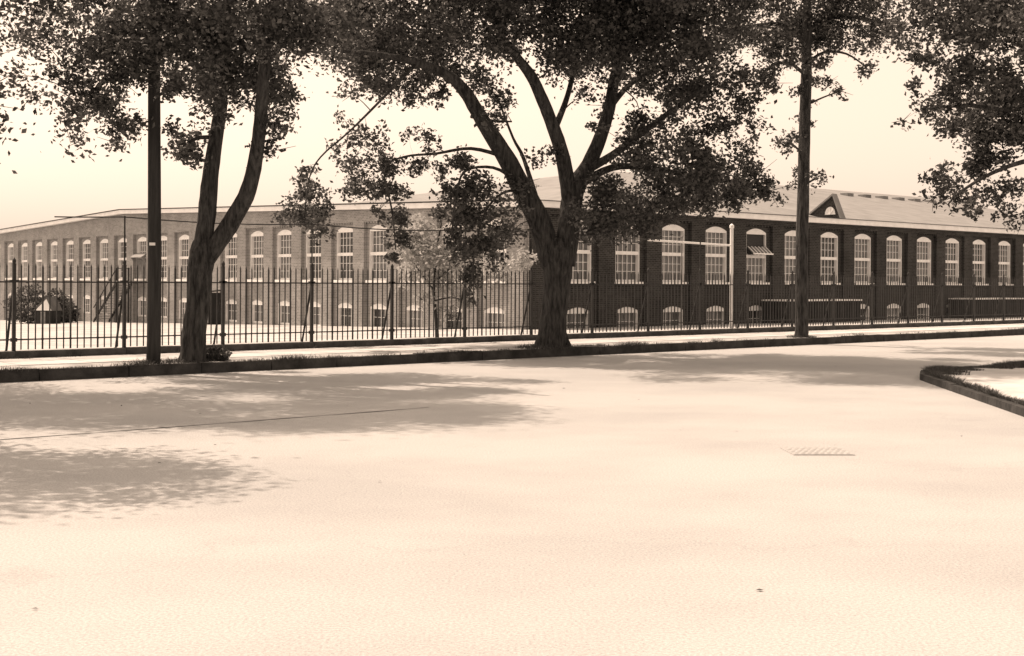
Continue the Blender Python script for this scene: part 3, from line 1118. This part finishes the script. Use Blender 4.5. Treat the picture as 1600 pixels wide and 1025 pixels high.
# tree at the right edge, trunk outside the frame
D4 = 30.0
b4 = P(1745, 545, D4)
b4.z = .15
t, n_ = make_tree('street_tree', 'leafy crown drooping into the top right corner, its trunk out of frame', 'tree', b4,
    [[(1745, 575, 30), (1745, 560, 24), (1745, 450, 20), (1742, 330, 19), (1738, 230, 17), (1735, 120, 13), (1738, 0, 9), (1740, -120, 5), (1742, -220, 2)],
     [(1740, 250, 10), (1690, 190, 8, -.3), (1630, 165, 6, -.6), (1570, 170, 4.5, -.6), (1510, 165, 3, -.6), (1450, 170, 1.5, -.6)],
     [(1737, 170, 9), (1680, 90, 7, .5), (1610, 50, 5.5, .8), (1540, 50, 4, .8), (1470, 60, 2.5, .8)],
     [(1740, 270, 7), (1680, 245, 5, -1), (1610, 250, 4, -1), (1550, 270, 3, -1), (1500, 300, 2, -1), (1480, 320, 1, -1)]],
    [(1440, 35, 42, .55), (1500, 35, 45, .8), (1550, 35, 45, .95), (1600, 55, 50, .95), (1430, 90, 24, .5), (1472, 98, 24, .7), (1520, 108, 32, .95),
     (1560, 148, 36, 1), (1500, 150, 30, .95), (1450, 170, 26, .6), (1480, 200, 22, .9), (1530, 200, 36, 1), (1572, 215, 34, 1), (1410, 188, 14, .2),
     (1540, 248, 26, 1), (1522, 272, 18, .95), (1470, 268, 22, .6), (1480, 298, 18, .5), (1505, 315, 18, .6), (1540, 308, 26, .5), (1458, 308, 18, .3),
     (1572, 300, 22, .5), (1590, 130, 40, 1), (1620, 200, 50, 1), (1430, 130, 16, .4), (1572, 338, 14, .3), (1620, 300, 32, .5), (1600, 340, 18, .3),
     (1450, -20, 45, .7), (1550, -20, 50, .9), (1660, 100, 55, .9), (1680, 200, 55, .9), (1400, 60, 22, .3), (1524, 335, 9, .7)],
    D4, M['leaf_dark'], .115, PER, 1.6, extra=above(14.0, 30, 5.5, 13.5, 4.2, 46, 6))
total += n_

# sapling inside the yard, sunlight painted into its pale leaf colour
D5 = 42.5
b5 = P(682, 535, D5)
b5.z = yard_z(33.5)
t, n_ = make_tree('sapling', 'small sapling with leaves coloured pale as if sunlit behind the fence, left of the massive tree', 'tree', b5,
    [[(684, 533, 3.5), (682, 500, 2.6), (678, 460, 2.4), (680, 420, 2), (684, 380, 1.5), (690, 345, .8)],
     [(679, 455, 1.8, 0), (660, 430, 1.4, .2), (640, 400, 1, .4), (632, 370, .6, .5)],
     [(680, 440, 1.8, 0), (710, 415, 1.4, -.2), (740, 410, 1, -.4), (780, 425, .6, -.5)],
     [(678, 470, 1.4), (705, 465, 1), (728, 470, .6)]],
    [(650, 375, 26, .40), (672, 408, 26, .45), (640, 430, 20, .35), (700, 398, 24, .4), (690, 440, 24, .45), (722, 468, 16, .35), (660, 468, 14, .25),
     (760, 430, 20, .30), (800, 425, 20, .28), (642, 350, 16, .3), (665, 360, 16, .35), (820, 400, 14, .2), (700, 488, 14, .3), (740, 440, 14, .25)],
    D5, M['leaf_sunlit'], .15, 900, .9, seg=8)
total += n_

# near tree out of frame on the left, whose crown shades the road
D6 = 15.0
b6 = Vector((-11.0, 16.0, .0))
t, n_ = make_tree('street_tree', 'tree standing out of frame on the near left, shading the road', 'tree', b6,
    [[(-575, 960, 50), (-575, 700, 40), (-575, 300, 34), (-575, 0, 25), (-575, -400, 10), (-575, -600, 4)]],
    [(-575, -100, 60, .5)], 16.0, M['leaf_dark'], .12, 560, 1.0, extra=above(-10.2, 15.6, 5.4, 10.2, 3.2, 36, 9))
total += n_
b7 = Vector((-14.0, 23.5, .0))
t, n_ = make_tree('street_tree', 'tree standing out of frame on the far left kerb, shading the left of the road', 'tree', b7,
    [[(-391, 640, 34), (-391, 560, 26), (-391, 300, 23), (-391, 60, 16), (-391, -200, 8), (-391, -350, 3)]],
    [(-391, -60, 50, .5)], 23.5, M['leaf_dark'], .115, 560, 1.0, extra=above(-13.6, 23.0, 5.0, 11.5, 4.3, 46, 12))
total += n_
print('leaves', total)

# ------------------------------------------------------------------ utility pole
pb = P(240, 568, 27.0)
pole = empty('utility_pole', (pb.x, pb.y, .2))
tag(pole, 'straight dark wooden utility pole on the left kerb beside the slim forked tree', 'pole')
mb = MB()
zz = [0 - .1, .5, 2, 4, 6, 8, 10.2]
rr = [.150, .146, .142, .134, .127, .120, .112]
mb.tube([(0.02 * math.sin(i), 0, z) for i, z in enumerate(zz)], rr, 16, wob=.02)
mb.build('shaft', M['pole_wood'], pole, smooth=True)
MB().box(-1.2, 1.2, -.19, -.10, 9.5, 9.62).build('crossarm', M['pole_wood'], pole)
for xx in (-1.05, -.45, .45, 1.05):
    MB().tube([(xx, -.145, 9.62), (xx, -.145, 9.70), (xx, -.145, 9.78), (xx, -.145, 9.82)], [.02, .05, .045, .01], 8).build('insulator', M['porcelain'], pole)
# small white plate on the pole
MB().box(-.05, .07, -.160, -.138, 2.50, 2.56).build('tin_plate', M['white_paint'], pole)

# ------------------------------------------------------------------ shrubs and yard clutter
def shrub(name, label, base, r, h, n, m, size, group=None):
    root = empty(name, base)
    tag(root, label, 'shrub', group)
    st = MB()
    for _ in range(9):
        a = random.uniform(0, 6.28)
        e = Vector((math.cos(a) * r * .7, math.sin(a) * r * .7, h * random.uniform(.5, .95)))
        st.tube([(0, 0, -.05), e * .5 + Vector((0, 0, h * .1)), e], [.02, .013, .005], 5, cap=False)
    st.build('stems', M['bark'], root)
    u = rng.normal(size=(n, 3))
    u /= np.linalg.norm(u, axis=1)[:, None]
    lump = 1 + .22 * np.sin(u[:, 0] * 5 + 1) * np.cos(u[:, 1] * 4) + .12 * np.sin(u[:, 2] * 9)
    p = u * (rng.uniform(.25, 1, n) ** .5 * lump)[:, None] * np.array([r, r, h * .55])
    p[:, 2] = np.abs(p[:, 2] + h * .42)
    link_mesh('foliage', leaves_mesh('foliage', m, p, size, 0), root)
    return root


c = SN(on_line(337, 25.4), 25.4, .2)
shrub('shrub', 'low dark bush at the foot of the slim forked tree', c, .33, .32, 1500, M['grass'], .07)
for px, Y, r, h, lab in ((46, 88, 1.5, 2.7, 'dark shrub at the far left edge of the yard'),
                         (86, 90, 1.1, 2.3, 'dark shrub just right of the small pale gabled hut'),
                         (103, 92, .9, 1.7, 'rightmost dark shrub beside the left wing of the mill')):
    p = P(px, 480, Y)
    n0 = p.x * N[0] + p.y * N[1]
    p.z = yard_z(n0)
    shrub('shrub', lab, p, r, h, 1700, M['leaf_dark'], .22, 'shrubs at the far end of the yard')

p = P(68, 480, 86)
p.z = yard_z(p.x * N[0] + p.y * N[1])
hut = empty('yard_hut', p, math.radians(-12))
hut.scale = (.46, .46, .72)
tag(hut, 'small dark wooden hut with a pale gable among shrubs at the far left', 'hut')
MB().box(-1.3, 1.3, 0, 2.4, -.1, 1.25).build('wall', M['dark_wood'], hut)
MB().prism([(-1.3, -.02, 1.25), (1.3, -.02, 1.25), (.5, -.02, 2.35)], (0, .05, 0)).build('gable', M['white_paint'], hut)
mb = MB()
mb.prism([(-1.5, -.15, 1.22), (.5, -.15, 2.42), (.5, -.15, 2.50), (-1.5, -.15, 1.30)], (0, 2.7, 0))
mb.prism([(.5, -.15, 2.42), (1.5, -.15, 1.22), (1.5, -.15, 1.30), (.5, -.15, 2.50)], (0, 2.7, 0))
mb.build('roof', M['roof_dark'], hut)
MB().box(-.45, .35, -.04, -.003, -.05, 1.15).build('door', M['grey_wood'], hut)

p = SN(37.6, CN + 27.6, yard_z(CN + 27.6))
cab = empty('tool_locker', p, ANG)
tag(cab, 'narrow dark wooden locker standing against the left wing behind the slim forked tree', 'locker')
MB().box(-.4, .4, -.28, .28, -.05, 1.95).build('body', M['dark_wood'], cab)
MB().prism([(-.48, -.36, 1.96), (.48, -.36, 2.08), (.48, -.36, 2.14), (-.48, -.36, 2.02)], (0, .72, 0)).build('lid', M['dark_wood'], cab)
MB().box(-.43, -.404, -.22, .22, .1, 1.85).build('door', M['grey_wood'], cab)
p = SN(37.2, CN + 29.4, yard_z(CN + 29.4))
cr = empty('crate', p, ANG + .2)
tag(cr, 'pale wooden crate on the yard ground beside the dark locker', 'crate')
mb = MB()
for z in (0.02, .24, .46):
    mb.box(-.42, .42, -.42, .42, z, z + .19)
mb.build('slats', M['roof_pale'], cr)
mb = MB()
for sx_ in (-1, 1):
    for sy_ in (-1, 1):
        mb.box(sx_ * .43 - .03, sx_ * .43 + .03, sy_ * .43 - .03, sy_ * .43 + .03, 0, .66)
mb.build('corner_posts', M['grey_wood'], cr)

# ------------------------------------------------------------------ grass
pts = []


def tufts(s0, s1, n0, n1, z, cnt, thr=.0, clump=True):
    s_ = s0 + rng.random(cnt) * (s1 - s0)
    dens = .5 + .5 * np.sin(s_ * 1.7 + 1.3) * np.sin(s_ * .53 + .4) + .3 * np.sin(s_ * 5.1)
    keep = rng.random(cnt) < np.clip(dens - thr, 0.02, 1)
    s_ = s_[keep]
    n_2 = n0 + rng.random(len(s_)) ** 1.6 * (n1 - n0)
    x = s_ * E[0] + n_2 * N[0]
    y_ = s_ * E[1] + n_2 * N[1]
    pts.append(np.stack([x, y_, np.full(len(s_), z)], 1))


tufts(2, 75, KERB_N + .04, KERB_N + .30, .215, 12000, .35)
tufts(4, 30, KERB_N + .0, KERB_N + .22, .215, 8000, .1)
tufts(4, 60, 28.05, 28.27, .235, 9000, .25)
tufts(4, 40, 28.56, 28.9, .10, 9000, .1)
for (ss, nn_, r, cnt) in ((12.9, 25.35, .45, 500), (23.5, 25.35, .9, 1100), (34.6, 25.35, .5, 500), (24.9, 25.3, .35, 500), (12.0, 25.3, .3, 200)):
    a = rng.random(cnt) * 6.283
    q = r * np.sqrt(rng.random(cnt))
    s_, n_2 = ss + q * np.cos(a) * 1.4, nn_ + q * np.sin(a) * .7
    n_2 = np.maximum(n_2, KERB_N + .05)
    pts.append(np.stack([s_ * E[0] + n_2 * N[0], s_ * E[1] + n_2 * N[1], np.full(cnt, .22)], 1))
for a, b in zip(ring[0:9], ring[1:10]):   # round the corner pavement
    d = (b - a)
    L_ = d.length
    far = a.y > 27.0
    cnt = int(L_ * (1500 if far else 520))
    t_ = rng.random(cnt)
    out = Vector((-d.y, d.x, 0)).normalized()
    if (a + out - Vector((15, 15, 0))).length > (a - Vector((15, 15, 0))).length:
        out = -out
    w_ = rng.random(cnt) ** 1.4 * (.85 if far else .20) * (.6 + .4 * np.sin(t_ * 9)) - (0 if far else .02)
    pts.append(np.stack([a.x + d.x * t_ + out.x * w_, a.y + d.y * t_ + out.y * w_, np.full(cnt, .12)], 1))
g = np.concatenate(pts)
n = len(g)
h = rng.uniform(.02, .10, n) * (1 + .5 * np.sin(g[:, 0] * 2.3))
a = rng.random(n) * 6.283
w = .010
lean = rng.normal(size=(n, 2)) * .8
v = np.empty((n, 3, 3))
v[:, 0] = g + np.stack([np.cos(a) * w, np.sin(a) * w, -.02 + 0 * a], 1)
v[:, 1] = g - np.stack([np.cos(a) * w, np.sin(a) * w, .02 + 0 * a], 1)
v[:, 2] = g + np.stack([lean[:, 0] * h, lean[:, 1] * h, h], 1)
me = bpy.data.meshes.new('grass')
me.vertices.add(n * 3)
me.vertices.foreach_set('co', v.reshape(-1))
me.loops.add(n * 3)
me.loops.foreach_set('vertex_index', np.arange(n * 3, dtype=np.int32))
me.polygons.add(n)
me.polygons.foreach_set('loop_start', np.arange(0, n * 3, 3, dtype=np.int32))
me.polygons.foreach_set('loop_total', np.full(n, 3, dtype=np.int32))
me.materials.append(M['grass'])
me.update(calc_edges=True)
tag(link_mesh('grass', me), 'dark rough grass tufts along the kerb, fence foot and corner pavement', 'grass', kind='stuff')

# fallen leaves, grit and pebbles on the road and in the gutter
lit = []
for _ in range(520):
    s_ = random.uniform(2, 60)
    lit.append(SN(s_, KERB_N - abs(random.gauss(0, .22)) - .05, .012))
for _ in range(110):
    lit.append(SN(random.uniform(-8, 30), random.uniform(3, 24.5), .010))
me = leaves_mesh('fallen_leaves', M['leaf_dark'], np.array([tuple(p) for p in lit]), .055)
co = np.empty(len(me.vertices) * 3)
me.vertices.foreach_get('co', co)
co = co.reshape(-1, 3)
co[:, 2] = .008 + np.abs(co[:, 2] - .012) * .5
me.vertices.foreach_set('co', co.reshape(-1))
tag(link_mesh('fallen_leaves', me), 'scattered dark fallen leaves and grit on the pale road', 'litter', kind='stuff')
